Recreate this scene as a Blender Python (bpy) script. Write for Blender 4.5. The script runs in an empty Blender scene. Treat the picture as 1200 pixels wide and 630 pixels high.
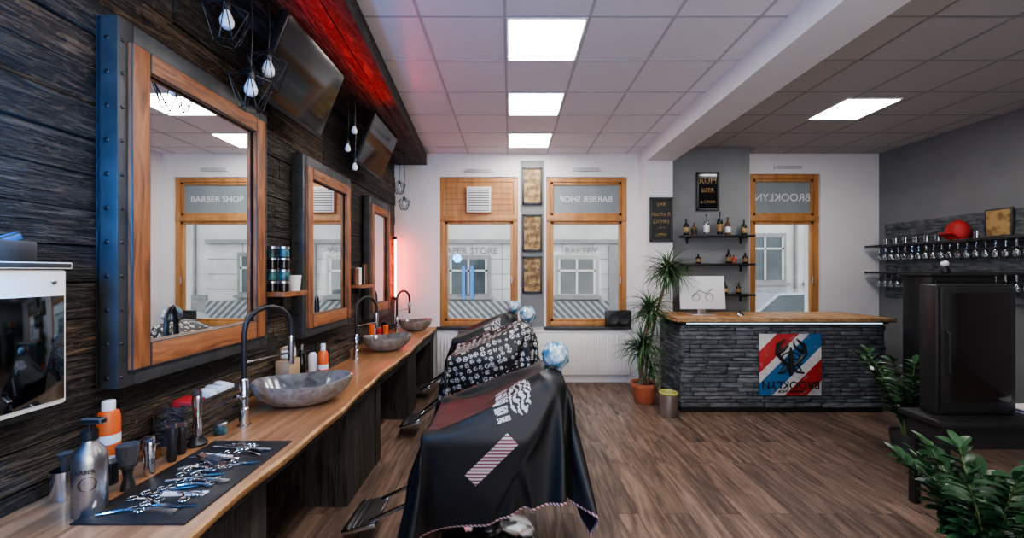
import bpy, bmesh, math, random
from mathutils import Vector, Matrix, Euler
random.seed(7)
R=random.random
def U(a,b): return a+(b-a)*R()
scene=bpy.context.scene
try: scene.view_settings.look='AgX - Medium High Contrast'
except Exception as e: print('look',e)

# ------------------------------------------------------------ materials
def newmat(name):
    m=bpy.data.materials.new(name); m.use_nodes=True
    nt=m.node_tree; b=nt.nodes['Principled BSDF']
    return m,nt,b
def c4(c): return (c[0],c[1],c[2],1)
def coords(nt,scale=(1,1,1),rot=(0,0,0),src='Object'):
    tc=nt.nodes.new('ShaderNodeTexCoord'); mp=nt.nodes.new('ShaderNodeMapping')
    mp.inputs['Scale'].default_value=scale; mp.inputs['Rotation'].default_value=rot
    nt.links.new(tc.outputs[src],mp.inputs['Vector']); return mp.outputs['Vector']
def ramp(nt,fac,stops,interp='LINEAR'):
    r=nt.nodes.new('ShaderNodeValToRGB'); r.color_ramp.interpolation=interp
    els=r.color_ramp.elements
    while len(els)<len(stops): els.new(.5)
    for e,(p,c) in zip(els,stops): e.position=p; e.color=c4(c)
    nt.links.new(fac,r.inputs['Fac']); return r.outputs['Color']
def bumpit(nt,b,h,strength,dist=.01):
    bp=nt.nodes.new('ShaderNodeBump'); bp.inputs['Strength'].default_value=strength; bp.inputs['Distance'].default_value=dist
    nt.links.new(h,bp.inputs['Height']); nt.links.new(bp.outputs['Normal'],b.inputs['Normal'])
def noise(nt,vec,sc,detail=4,dist=0):
    n=nt.nodes.new('ShaderNodeTexNoise'); n.inputs['Scale'].default_value=sc; n.inputs['Detail'].default_value=detail
    n.inputs['Distortion'].default_value=dist
    nt.links.new(vec,n.inputs['Vector']); return n.outputs['Fac']
def pm(name,c1,c2=None,sc=8,rough=.5,metal=0,bump=0,stretch=(1,1,1),lo=.3,hi=.7,dist=0,coat=0,bd=.01):
    m,nt,b=newmat(name)
    if c2 is None: c2=tuple(x*.82 for x in c1)
    v=coords(nt,stretch); f=noise(nt,v,sc,5,dist)
    nt.links.new(ramp(nt,f,[(lo,c1),(hi,c2)]),b.inputs['Base Color'])
    b.inputs['Roughness'].default_value=rough; b.inputs['Metallic'].default_value=metal
    if coat: b.inputs['Coat Weight'].default_value=coat
    if bump: bumpit(nt,b,f,bump,bd)
    return m
def emis(name,c,s):
    m,nt,b=newmat(name); b.inputs['Base Color'].default_value=c4(c)
    b.inputs['Emission Color'].default_value=c4(c); b.inputs['Emission Strength'].default_value=s; return m
def mth(nt,op,a,b=None,c=None):
    n=nt.nodes.new('ShaderNodeMath'); n.operation=op
    for i,x in enumerate((a,b,c)):
        if x is None: continue
        if isinstance(x,(int,float)): n.inputs[i].default_value=x
        else: nt.links.new(x,n.inputs[i])
    return n.outputs[0]
def mixc(nt,f,a,b):
    n=nt.nodes.new('ShaderNodeMix'); n.data_type='RGBA'
    for k,x in ((0,f),(6,a),(7,b)):
        if isinstance(x,tuple): n.inputs[k].default_value=c4(x)
        elif isinstance(x,(int,float)): n.inputs[k].default_value=x
        else: nt.links.new(x,n.inputs[k])
    return n.outputs[2]

M={}
M['white']=pm('white_paint',(.81,.79,.79),(.77,.755,.76),3,.75)
M['grey']=pm('grey_paint',(.23,.235,.24),(.20,.205,.21),3,.7)
M['dgrey']=pm('dark_grey_paint',(.19,.195,.20),(.165,.17,.175),3,.7)
M['orangewood']=pm('oiled_pine',(.54,.27,.10),(.36,.16,.055),3,.4,stretch=(4,4,.6),bump=.1)
M['framewood_z']=pm('frame_wood_v',(.42,.165,.065),(.11,.042,.02),3,.5,stretch=(9,9,1.2),bump=.3,dist=.8)
M['framewood_y']=pm('frame_wood_h',(.42,.165,.065),(.11,.042,.02),3,.5,stretch=(9,1.2,9),bump=.3,dist=.8)
def blackwood(name,k0,tint):
    m,nt,b=newmat(name)
    f=noise(nt,coords(nt,(6,1.1,15)),3,8,1.4); g=noise(nt,coords(nt,(1,1,1)),1.3,3,0); k=noise(nt,coords(nt,(4,1.5,6)),7,6,2)
    T=lambda *c: tuple(x*k0*t for x,t in zip(c,tint))
    c=ramp(nt,f,[(.30,T(.005,.005,.005)),(.50,T(.030,.026,.022)),(.70,T(.13,.110,.092))])
    c=mixc(nt,mth(nt,'MULTIPLY',mth(nt,'GREATER_THAN',k,.58),.6),c,T(.14,.098,.066))
    c=mixc(nt,mth(nt,'MULTIPLY',g,.4),c,T(.012,.012,.012))
    nt.links.new(c,b.inputs['Base Color']); b.inputs['Roughness'].default_value=.6
    bumpit(nt,b,mth(nt,'ADD',f,mth(nt,'MULTIPLY',k,.5)),1.0,.03); return m
M['black_wood']=blackwood('black_stained_wood',1,(1,1,1))
M['black_wood2']=blackwood('brown_stained_wood',1.5,(1.15,.95,.78))
M['black_wood3']=blackwood('charred_wood',.6,(1,1,1.05))
M['black_wood_v']=pm('black_stained_wood_v',(.008,.007,.007),(.06,.05,.042),3,.6,stretch=(8,14,1),bump=.8,dist=1.0)
M['blackboard']=pm('black_iron_board',(.028,.03,.033),(.055,.057,.06),10,.45,bump=.3)
M['black']=pm('black_plastic',(.012,.012,.013),(.02,.02,.021),20,.35)
M['blackgloss']=pm('black_gloss',(.008,.008,.009),(.012,.012,.012),5,.08)
M['smoke']=pm('smoked_mirror',(.20,.23,.26),(.17,.20,.23),3,.06,1)
M['leather']=pm('black_leather',(.015,.014,.014),(.03,.028,.028),30,.4,bump=.2)
M['chrome']=pm('chrome',(.75,.76,.78),(.65,.66,.68),10,.12,1)
M['steel']=pm('brushed_steel',(.6,.6,.62),(.45,.45,.47),30,.3,1,stretch=(1,1,8))
M['mirror']=pm('mirror_silver',(.86,.88,.88),(.85,.87,.87),1,.01,1)
M['counter']=pm('counter_wood',(.42,.21,.10),(.17,.075,.032),2.2,.38,stretch=(7,.55,7),dist=1.2,bump=.08,coat=.15)
M['edgewood']=pm('live_edge_wood',(.56,.32,.14),(.24,.11,.04),3,.5,stretch=(4,1,6),dist=1,bump=.3)
M['stone_out']=pm('sink_stone',(.16,.125,.105),(.38,.33,.285),14,.55,bump=.8,dist=.8)
M['stone_in']=pm('sink_polished',(.22,.21,.20),(.06,.06,.06),10,.12,dist=.6)
M['slate']=pm('slate_stone',(.045,.050,.055),(.15,.16,.17),9,.75,bump=1,bd=.02,stretch=(1,1,3))
M['slate2']=pm('slate_stone_light',(.08,.087,.094),(.22,.23,.245),9,.75,bump=1,bd=.02,stretch=(1,1,3))
M['radiator']=pm('radiator_enamel',(.8,.79,.78),(.75,.74,.73),4,.35)
M['terracotta']=pm('terracotta',(.52,.15,.07),(.40,.11,.05),9,.7)
M['soil']=pm('soil',(.03,.02,.015),(.07,.05,.03),40,.95,bump=.8)
M['leaf']=pm('leaf_green',(.045,.11,.035),(.09,.17,.055),6,.45)
M['leaf_dark']=pm('leaf_dark_green',(.02,.062,.025),(.04,.10,.04),6,.28)
M['stem']=pm('stem_green',(.14,.2,.08),(.09,.14,.05),10,.5)
M['trunk']=pm('trunk_bark',(.22,.15,.09),(.12,.08,.05),20,.85,bump=.6)
M['orange']=pm('orange_label',(.75,.14,.03),(.65,.11,.02),4,.35)
M['plwhite']=pm('white_plastic',(.8,.8,.8),(.74,.74,.74),4,.35)
M['red']=pm('red_felt',(.50,.03,.03),(.35,.02,.02),10,.6)
M['tan']=pm('tan_paper',(.42,.27,.11),(.20,.12,.05),9,.6,lo=.45,hi=.55)
M['amber']=pm('amber_liquor',(.18,.07,.02),(.10,.04,.015),5,.12)
M['greenglass']=pm('green_bottle',(.015,.04,.02),(.01,.03,.015),5,.1)
M['tealcan']=pm('teal_tin',(.05,.16,.17),(.02,.04,.05),12,.35,lo=.45,hi=.55)
M['cardboard']=pm('cardboard',(.42,.30,.19),(.36,.25,.15),8,.8)
M['towel']=pm('towel_cotton',(.7,.71,.73),(.6,.61,.63),50,.95,bump=.6)
M['led_red']=emis('red_led',(1,.045,.02),75)
M['led_white']=emis('cool_led',(.5,.78,1),3)
M['panel']=emis('led_panel_diffuser',(1,.96,.915),31)
M['bulb']=pm('opal_bulb',(.88,.9,.93),(.84,.87,.9),3,.12)
M['foil']=pm('plastic_wrap',(.10,.30,.45),(.70,.76,.80),7,.2,.2,bump=.6,dist=1.5,lo=.4,hi=.6)
M['facade']=pm('plaster_facade',(.52,.50,.475),(.38,.37,.35),1.2,.9,bump=.2)
M['facade2']=pm('stone_trim',(.24,.235,.23),(.18,.175,.17),3,.9)
M['extglass']=pm('dark_window_glass',(.02,.028,.032),(.05,.065,.07),2,.1)
M['extframe']=pm('ext_window_frame',(.45,.44,.42),(.40,.39,.37),3,.6)
M['asphalt']=pm('asphalt',(.16,.16,.165),(.11,.11,.115),30,.9)
M['carpaint']=pm('silver_car_paint',(.30,.32,.35),(.25,.27,.30),2,.25,.3,coat=.5)
M['blue']=pm('blue_plastic',(.04,.2,.5),(.03,.15,.4),5,.3)
M['yellow']=pm('yellow_bag',(.40,.40,.12),(.28,.28,.08),10,.5)
M['glass_frost']=pm('frosted_vinyl',(.27,.31,.33),(.23,.26,.28),3,.5)
M['ceil']=pm('ceiling_tile',(.80,.77,.80),(.75,.72,.755),60,.85,bump=.15)
M['ceil2']=pm('ceiling_tile_shaded',(.46,.435,.43),(.42,.395,.39),60,.85,bump=.15)  # ceiling right of the beam: shade painted in as a darker tile colour
M['grid']=pm('ceiling_tbar',(.50,.49,.53),(.46,.45,.49),5,.5)
M['grid2']=pm('ceiling_tbar_shaded',(.30,.28,.28),(.27,.25,.25),5,.5)  # grid bars darkened to match the painted shade right of the beam
M['brush']=pm('brush_bristle',(.02,.02,.025),(.07,.07,.08),60,.8,stretch=(1,1,.1))
M['browntool']=pm('walnut_handle',(.28,.12,.05),(.15,.06,.03),6,.4,stretch=(1,5,1))
M['brownpanel']=pm('smoked_panel',(.014,.010,.010),(.010,.008,.008),3,.10)

def glassmat(name,tint=(1,1,1),refl=.08):
    m,nt,b=newmat(name); nt.nodes.remove(b)
    out=nt.nodes['Material Output']
    t=nt.nodes.new('ShaderNodeBsdfTransparent'); t.inputs[0].default_value=c4(tint)
    g=nt.nodes.new('ShaderNodeBsdfGlossy'); g.inputs['Roughness'].default_value=.03
    mx=nt.nodes.new('ShaderNodeMixShader')
    lw=nt.nodes.new('ShaderNodeLayerWeight'); lw.inputs['Blend'].default_value=.25
    f=mth(nt,'MULTIPLY_ADD',lw.outputs['Facing'],.3,refl)
    nt.links.new(f,mx.inputs[0]); nt.links.new(t.outputs[0],mx.inputs[1]); nt.links.new(g.outputs[0],mx.inputs[2])
    nt.links.new(mx.outputs[0],out.inputs['Surface']); return m
M['pane']=glassmat('window_pane',(.97,.99,.99),.02)
M['glassware']=glassmat('glassware',(.8,.85,.88),.22)

def floor_mat():
    m,nt,b=newmat('laminate_planks')
    v=coords(nt,(1,1,1),(0,0,math.radians(90)))
    br=nt.nodes.new('ShaderNodeTexBrick'); nt.links.new(v,br.inputs['Vector'])
    br.inputs['Scale'].default_value=1; br.inputs['Brick Width'].default_value=1.25; br.inputs['Row Height'].default_value=.185
    br.inputs['Mortar Size'].default_value=.0022; br.inputs['Bias'].default_value=0
    br.inputs['Color1'].default_value=(.0,.0,.0,1); br.inputs['Color2'].default_value=(1,1,1,1); br.inputs['Mortar'].default_value=(.5,.5,.5,1)
    br.offset=.37
    v2=coords(nt,(7,.7,1)); 
    add=nt.nodes.new('ShaderNodeVectorMath'); add.operation='ADD'
    sc=nt.nodes.new('ShaderNodeVectorMath'); sc.operation='SCALE'; sc.inputs['Scale'].default_value=9
    nt.links.new(br.outputs['Color'],sc.inputs[0]); nt.links.new(v2,add.inputs[0]); nt.links.new(sc.outputs[0],add.inputs[1])
    f=noise(nt,add.outputs[0],2.6,8,1.3)
    wood=ramp(nt,f,[(.28,(.050,.032,.024)),(.5,(.135,.088,.066)),(.72,(.25,.175,.135))])
    tone=ramp(nt,br.outputs['Color'],[(0,(.66,.66,.66)),(1,(1.15,1.13,1.12))])
    mu=nt.nodes.new('ShaderNodeMix'); mu.data_type='RGBA'; mu.blend_type='MULTIPLY'; mu.inputs[0].default_value=1
    nt.links.new(wood,mu.inputs[6]); nt.links.new(tone,mu.inputs[7])
    col=mixc(nt,br.outputs['Fac'],mu.outputs[2],(.02,.012,.008))
    nt.links.new(col,b.inputs['Base Color'])
    nt.links.new(ramp(nt,f,[(.3,(.52,)*3),(.7,(.38,)*3)]),b.inputs['Roughness'])
    bumpit(nt,b,f,.12,.004)
    return m
M['floor']=floor_mat()

CX0,CX1,CY0,CY1=-1.22,.98,-1.0,1.0
def cape_mat(kind):
    m,nt,b=newmat('cape_'+kind)
    tc=nt.nodes.new('ShaderNodeTexCoord'); s=nt.nodes.new('ShaderNodeSeparateXYZ'); nt.links.new(tc.outputs['UV'],s.inputs[0])
    u=mth(nt,'MULTIPLY_ADD',s.outputs[0],CX1-CX0,CX0); v=mth(nt,'MULTIPLY_ADD',s.outputs[1],CY1-CY0,CY0)
    e=mth(nt,'MINIMUM',mth(nt,'MINIMUM',mth(nt,'SUBTRACT',u,CX0),mth(nt,'SUBTRACT',CX1,u)),mth(nt,'MINIMUM',mth(nt,'SUBTRACT',v,CY0),mth(nt,'SUBTRACT',CY1,v)))
    edge=mth(nt,'LESS_THAN',e,.016)
    st=mth(nt,'GREATER_THAN',mth(nt,'FRACT',mth(nt,'MULTIPLY',mth(nt,'ADD',u,v),36)),.5)
    edgecol=mixc(nt,st,(.5,.5,.5),(.25,.03,.04) if kind=='plain' else (.05,.05,.05))
    base=(.010,.0105,.012)
    cb=nt.nodes.new('ShaderNodeCombineXYZ'); nt.links.new(u,cb.inputs[0]); nt.links.new(v,cb.inputs[1])
    if kind=='plain':
        a=math.radians(28); du=mth(nt,'SUBTRACT',u,-.18); dv=mth(nt,'SUBTRACT',v,-.62)
        p=mth(nt,'ADD',mth(nt,'MULTIPLY',du,math.cos(a)),mth(nt,'MULTIPLY',dv,math.sin(a)))
        q=mth(nt,'SUBTRACT',mth(nt,'MULTIPLY',dv,math.cos(a)),mth(nt,'MULTIPLY',du,math.sin(a)))
        rect=mth(nt,'MULTIPLY',mth(nt,'LESS_THAN',mth(nt,'ABSOLUTE',p),.17),mth(nt,'LESS_THAN',mth(nt,'ABSOLUTE',q),.045))
        stp=mth(nt,'GREATER_THAN',mth(nt,'FRACT',mth(nt,'MULTIPLY',mth(nt,'ADD',p,q),36)),.5)
        c1=mixc(nt,rect,base,mixc(nt,stp,(.50,.46,.46),(.22,.06,.07)))
        du2=mth(nt,'SUBTRACT',u,.0); dv2=mth(nt,'SUBTRACT',v,-.24)
        band=mth(nt,'MULTIPLY',mth(nt,'LESS_THAN',mth(nt,'ABSOLUTE',dv2),.20),mth(nt,'LESS_THAN',mth(nt,'ABSOLUTE',mth(nt,'SUBTRACT',du2,-.05)),.04))
        let=mth(nt,'GREATER_THAN',mth(nt,'FRACT',mth(nt,'MULTIPLY',v,17)),.28)
        n2=noise(nt,cb.outputs[0],60,2,0)
        let=mth(nt,'MULTIPLY',let,mth(nt,'GREATER_THAN',n2,.43))
        el=mth(nt,'LESS_THAN',mth(nt,'ADD',mth(nt,'MULTIPLY',mth(nt,'POWER',mth(nt,'SUBTRACT',du2,.07),2),130),mth(nt,'MULTIPLY',mth(nt,'POWER',dv2,2),26)),1)
        wv=nt.nodes.new('ShaderNodeTexWave'); wv.inputs['Scale'].default_value=9; wv.inputs['Distortion'].default_value=7; wv.inputs['Detail Scale'].default_value=2.5
        nt.links.new(cb.outputs[0],wv.inputs['Vector'])
        el=mth(nt,'MULTIPLY',el,mth(nt,'GREATER_THAN',wv.outputs['Fac'],.5))
        col=mixc(nt,mth(nt,'MAXIMUM',el,mth(nt,'MULTIPLY',band,let)),c1,(.48,.48,.48))
    else:
        vo=nt.nodes.new('ShaderNodeTexVoronoi'); vo.feature='F1'; vo.inputs['Scale'].default_value=15.5; vo.inputs['Randomness'].default_value=.45
        nt.links.new(cb.outputs[0],vo.inputs['Vector'])
        nn=noise(nt,cb.outputs[0],80,2,0)
        k=mth(nt,'MULTIPLY',mth(nt,'LESS_THAN',vo.outputs['Distance'],.42),mth(nt,'GREATER_THAN',nn,.49))
        col=mixc(nt,k,base,(.58,.58,.58))
    col=mixc(nt,edge,col,edgecol)
    nt.links.new(col,b.inputs['Base Color']); b.inputs['Roughness'].default_value=.5
    return m
M['cape_plain']=cape_mat('plain'); M['cape_pattern']=cape_mat('pattern')

# ------------------------------------------------------------ mesh builder
class O:
    def __init__(s,name): s.name=name; s.bm=bmesh.new(); s.mats=[]
    def mi(s,mat):
        mat=M[mat] if isinstance(mat,str) else mat
        if mat not in s.mats: s.mats.append(mat)
        return s.mats.index(mat)
    def box(s,c,d,mat,rot=(0,0,0),bev=0):
        Mx=Matrix.Translation(c)@Euler(rot).to_matrix().to_4x4()@Matrix.Diagonal((d[0],d[1],d[2],1))
        r=bmesh.ops.create_cube(s.bm,size=1,matrix=Mx); k=s.mi(mat)
        fs={f for v in r['verts'] for f in v.link_faces}
        for f in fs: f.material_index=k
        if bev:
            es=list({e for v in r['verts'] for e in v.link_edges})
            bmesh.ops.bevel(s.bm,geom=es,offset=bev,segments=2,affect='EDGES',profile=.5)
        return s
    def b2(s,x0,x1,y0,y1,z0,z1,mat,bev=0):
        return s.box(((x0+x1)/2,(y0+y1)/2,(z0+z1)/2),(abs(x1-x0),abs(y1-y0),abs(z1-z0)),mat,bev=bev)
    def lathe(s,c,prof,mat,seg=24,sc=(1,1),rot=(0,0,0)):
        Mx=Matrix.Translation(c)@Euler(rot).to_matrix().to_4x4(); k=s.mi(mat); rings=[];allv=[]
        for r,z in prof:
            ring=[s.bm.verts.new(Mx@Vector((r*sc[0]*math.cos(2*math.pi*i/seg),r*sc[1]*math.sin(2*math.pi*i/seg),z))) for i in range(seg)]
            rings.append(ring); allv+=ring
        for a,b in zip(rings,rings[1:]):
            for i in range(seg):
                f=s.bm.faces.new((a[i],a[(i+1)%seg],b[(i+1)%seg],b[i])); f.material_index=k
        bmesh.ops.remove_doubles(s.bm,verts=allv,dist=1e-5)
        return s
    def cyl(s,c,r,h,mat,seg=20,rot=(0,0,0),bev=0):
        b=min(bev,r*.9)
        return s.lathe(c,[(0,0),(r-b,0),(r,b),(r,h-b),(r-b,h),(0,h)],mat,seg,rot=rot)
    def ball(s,c,r,mat,seg=16,rings=10):
        if isinstance(r,(int,float)): r=(r,r,r)
        prof=[(math.sin(math.pi*i/rings),-math.cos(math.pi*i/rings)*r[2]) for i in range(rings+1)]
        prof[0]=(0,-r[2]); prof[-1]=(0,r[2])
        return s.lathe(c,prof,mat,seg,sc=(r[0],r[1]))
    def tube(s,pts,r,mat,seg=8,closed=False):
        pts=[Vector(p) for p in pts]; n=len(pts); rs=r if isinstance(r,(list,tuple)) else [r]*n; k=s.mi(mat)
        rings=[]; u=None
        for i,p in enumerate(pts):
            if closed: t=pts[(i+1)%n]-pts[i-1]
            else: t=pts[min(i+1,n-1)]-pts[max(i-1,0)]
            t.normalize()
            if u is None:
                u=t.orthogonal()
            u=(u-t*u.dot(t)).normalized(); w=t.cross(u)
            rings.append([s.bm.verts.new(p+(u*math.cos(2*math.pi*j/seg)+w*math.sin(2*math.pi*j/seg))*rs[i]) for j in range(seg)])
        prs=list(zip(rings,rings[1:]))
        if closed: prs.append((rings[-1],rings[0]))
        for a,b in prs:
            for j in range(seg):
                f=s.bm.faces.new((a[j],a[(j+1)%seg],b[(j+1)%seg],b[j])); f.material_index=k
        if not closed:
            for rg in (rings[0],rings[-1]):
                f=s.bm.faces.new(rg); f.material_index=k
        return s
    def ring(s,c,r,t,mat,rot=(0,0,0),n=20,sy=1):
        E=Euler(rot).to_matrix()
        return s.tube([Vector(c)+E@Vector((r*math.cos(2*math.pi*i/n),sy*r*math.sin(2*math.pi*i/n),0)) for i in range(n)],t,mat,6,True)
    def prism(s,poly,z0,z1,mat,axis='z'):
        def P(a,b,h):
            return {'z':(a,b,h),'y':(a,h,b),'x':(h,a,b)}[axis]
        k=s.mi(mat); n=len(poly)
        A=[s.bm.verts.new(P(a,b,z0)) for a,b in poly]; B=[s.bm.verts.new(P(a,b,z1)) for a,b in poly]
        fs=[s.bm.faces.new(A),s.bm.faces.new(B[::-1])]
        for i in range(n): fs.append(s.bm.faces.new((A[i],B[i],B[(i+1)%n],A[(i+1)%n])))
        for f in fs: f.material_index=k
        return s
    def blade(s,base,az,el,L,w,droop,mat,n=6,oval=False,twist=0):
        k=s.mi(mat); p=Vector(base); prev=None
        side0=Vector((-math.sin(az),math.cos(az),0))
        for i in range(n+1):
            t=i/n; e=el-droop*t
            d=Vector((math.cos(az)*math.cos(e),math.sin(az)*math.cos(e),math.sin(e)))
            if i: p=p+d*(L/n)
            ww=w*(math.sin(math.pi*min(1,max(.04,t*.97+.03)))**.7 if oval else (1-t)**.6*(.6+.4*min(1,t*5)))+.0006
            nrm=side0.cross(d)
            sd=side0*math.cos(twist)+nrm*math.sin(twist)
            up=sd.cross(d)*ww*.25
            a=s.bm.verts.new(p+sd*ww/2-up); m=s.bm.verts.new(p); b=s.bm.verts.new(p-sd*ww/2-up)
            if prev:
                for q in ((prev[0],prev[1],m,a),(prev[1],prev[2],b,m)):
                    f=s.bm.faces.new(q); f.material_index=k
            prev=(a,m,b)
        return s
    def done(s,smooth=True,origin=True,normals=True):
        if normals: bmesh.ops.recalc_face_normals(s.bm,faces=s.bm.faces)
        me=bpy.data.meshes.new(s.name)
        vs=[v.co for v in s.bm.verts]
        mn=[min(v[i] for v in vs) for i in range(3)]; mx=[max(v[i] for v in vs) for i in range(3)]
        loc=Vector(((mn[0]+mx[0])/2,(mn[1]+mx[1])/2,mn[2])) if origin else Vector((0,0,0))
        bmesh.ops.translate(s.bm,verts=s.bm.verts,vec=-loc)
        for f in s.bm.faces: f.smooth=smooth
        s.bm.to_mesh(me); s.bm.free()
        for m in s.mats: me.materials.append(m)
        if smooth:
            try: me.set_sharp_from_angle(angle=math.radians(38))
            except Exception: pass
        ob=bpy.data.objects.new(s.name,me); ob.location=loc
        scene.collection.objects.link(ob); return ob
def child(ob,par):
    ob.parent=par; ob.matrix_parent_inverse=Matrix.Translation(-par.location)
def text(body,loc,rot,size,mat,par,name='lettering',ext=.001,align='CENTER'):
    cu=bpy.data.curves.new(name,'FONT'); cu.body=body; cu.size=size; cu.extrude=ext; cu.align_x=align; cu.align_y='CENTER'
    ob=bpy.data.objects.new(name,cu); ob.location=loc; ob.rotation_euler=rot
    cu.materials.append(M[mat] if isinstance(mat,str) else mat)
    scene.collection.objects.link(ob)
    if par: child(ob,par)
    return ob

H=3.62; XL=-1.83; XR=5.85; YB=6.5; YF=-1.5
# ------------------------------------------------------------ shell
O('floor').b2(XL-.2,XR+.2,YF-.2,YB+.35,-.12,0,'floor').done(False,origin=False)
W=[(-1.12,.12,.88,3.25),(.57,1.855,.88,3.25),(3.80,4.92,.88,3.30)]
w=O('wall_back'); y0,y1=YB,YB+.35
w.b2(XL-.2,XR+.2,y0,y1,0,.88,'white'); 
xs=[XL-.2]+[v for a in W for v in a[:2]]+[XR+.2]
for i in range(0,len(xs),2): w.b2(xs[i],xs[i+1],y0,y1,.88,H,'white')
for a in W: w.b2(a[0],a[1],y0,y1,a[3],H,'white')
w.done(False)
O('wall_front').b2(XL-.2,XR+.2,YF-.2,YF,0,H,'white').done(False)
O('wall_right').b2(XR,XR+.2,YF,YB,0,H,'dgrey').done(False)
w=O('wall_left'); w.b2(XL-.2,XL-.012,YF,YB,0,H,'black_wood3')
z=0
while z<H-.01:
    h=min(.155,H-z); y=YF
    while y<YB-.01:
        L=min(U(.9,2.2),YB-y)
        if YB-y-L<.3: L=YB-y
        w.b2(XL-.02,XL+U(-.010,.008),y+.0015,y+L-.0015,z+.004,z+h-.004,random.choice(['black_wood','black_wood','black_wood2','black_wood3'])); y+=L
    z+=h
w.done(False,origin=False)
O('wall_partition').b2(2.44,3.62,6.2,YB,0,H,'grey').done(False)
O('column').b2(2.03,2.42,6.1,YB,0,3.40,'white').done(False)
O('ceiling_beam').b2(2.03,2.44,YF,YB,3.40,H,'white').done(False)
O('wall_pier').b2(.16,.53,YB-.03,YB,.88,H-.12,'grey').done(False)
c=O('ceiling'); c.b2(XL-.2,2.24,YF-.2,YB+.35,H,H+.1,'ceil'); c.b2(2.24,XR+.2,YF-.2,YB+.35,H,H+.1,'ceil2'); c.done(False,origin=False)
g=O('ceiling_grid')
gx0=-.04; 
k=-3
while k<10:
    x=gx0+.625*k; k+=1
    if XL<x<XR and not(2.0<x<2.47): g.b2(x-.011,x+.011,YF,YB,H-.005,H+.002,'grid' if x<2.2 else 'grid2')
k=-8
while k<6:
    y=3.0+.63*k; k+=1
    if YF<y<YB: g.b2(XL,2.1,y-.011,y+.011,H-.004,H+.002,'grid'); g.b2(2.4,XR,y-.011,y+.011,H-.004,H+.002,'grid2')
g.done(False)
def panel(x,y):
    o=O('ceiling_light_panel'); o.b2(x+.012,x+.613,y+.012,y+.618,H-.012,H,'plwhite'); o.b2(x+.03,x+.595,y+.03,y+.60,H-.015,H-.011,'panel'); o.done(False)
for y in (3.0,4.26,5.52,1.74,.48,-.78): panel(-.04,y)
for y in (4.40,1.25): panel(3.62,y)
O('baseboard_back').b2(XL,2.03,YB-.015,YB,0,.08,'white').done(False)
O('baseboard_right').b2(XR-.015,XR,YF,YB,0,.08,'dgrey').done(False)

# soffit
o=O('wood_soffit'); 
def sx(y): return -1.06-(y-2.83)*.0735
o.prism([(XL,YF),(XL,YB),(sx(YB),YB),(sx(YF),YF)],3.46,3.617,'black_wood')
for i in range(5):
    f0=(i+.03)/5; f1=(i+.97)/5
    def lx(f,y): return XL+.01+(sx(y)-XL)*f
    o.prism([(lx(f0,YF),YF),(lx(f0,YB),YB),(lx(f1,YB),YB),(lx(f1,YF),YF)],3.44,3.462,'black_wood')
o.done(False)

# ------------------------------------------------------------ windows
def window(n,a,kind,label):
    x0,x1,z0,z1=a; o=O('window_%d'%n); ya,yb=YB+.03,YB+.11; t=.075; F='orangewood'
    o.b2(x0,x0+t,ya,yb,z0,z1,F,.006); o.b2(x1-t,x1,ya,yb,z0,z1,F,.006)
    o.b2(x0+t-.002,x1-t+.002,ya,yb,z0,z0+t,F,.006); o.b2(x0+t-.002,x1-t+.002,ya,yb,z1-t,z1,F,.006)
    zt=2.60; o.b2(x0,x1,ya-.01,yb,zt-.05,zt+.04,F,.006)
    s=.045; xa,xb=x0+t,x1-t; 
    for (za,zb) in ((z0+t,zt-.05),(zt+.04,z1-t)):
        o.b2(xa,xa+s,ya+.015,yb-.01,za,zb,F,.004); o.b2(xb-s,xb,ya+.015,yb-.01,za,zb,F,.004)
        o.b2(xa,xb,ya+.015,yb-.01,za,za+s,F,.004); o.b2(xa,xb,ya+.015,yb-.01,zb-s,zb,F,.004)
    o.b2(xa+s,xb-s,ya+.035,ya+.04,z0+t+s,zt-.05-s,'pane')
    o.b2(x1-t-.03,x1-t-.012,ya-.02,ya+.02,1.55,1.67,'steel',.003)
    if kind=='vent':
        o.b2(xa,xb,ya+.01,ya+.05,zt+.04,z1-t,F)
        for k in range(1,6):
            zz=zt+.04+k*(z1-t-zt-.04)/6; o.b2(xa,xb,ya+.006,ya+.012,zz-.003,zz+.003,'browntool')
        cx=(x0+x1)/2
        o.b2(cx-.20,cx+.20,ya-.05,ya+.03,2.68,3.10,'plwhite',.01)
        for k in range(9): o.b2(cx-.16,cx+.16,ya-.06,ya-.045,2.725+k*.04,2.745+k*.04,'radiator')
        o.b2(cx-.165,cx+.165,ya-.051,ya-.049,2.71,3.07,'grey')
    else:
        o.b2(xa+s,xb-s,ya+.035,ya+.04,zt+.04+s,z1-t-s,'glass_frost')
    ob=o.done()
    if kind!='vent':
        text(label,((x0+x1)/2,ya+.0335,(zt+z1)/2-.02),(math.pi/2,0,math.pi),.17 if n==3 else .135,'plwhite',ob)
    s=O('window_sill_%d'%n); s.b2(x0-.04,x1+.04,YB-.10,YB+.035,z0-.035,z0+.0,'blackboard' if n<3 else 'white',.006); s.done()
window(1,W[0],'vent',''); window(2,W[1],'g','BARBER SHOP'); window(3,W[2],'g','BROOKLYN')
for x,zz in ((-.5,3.35),(1.2,3.37),(4.4,3.40)):
    o=O('ventilation_grille'); o.b2(x-.22,x+.22,YB-.035,YB,zz-.03,zz+.03,'plwhite',.008)
    for k in range(3): o.b2(x-.2,x+.2,YB-.038,YB-.034,zz-.02+k*.015,zz-.014+k*.015,'grey')
    o.done()
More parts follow.
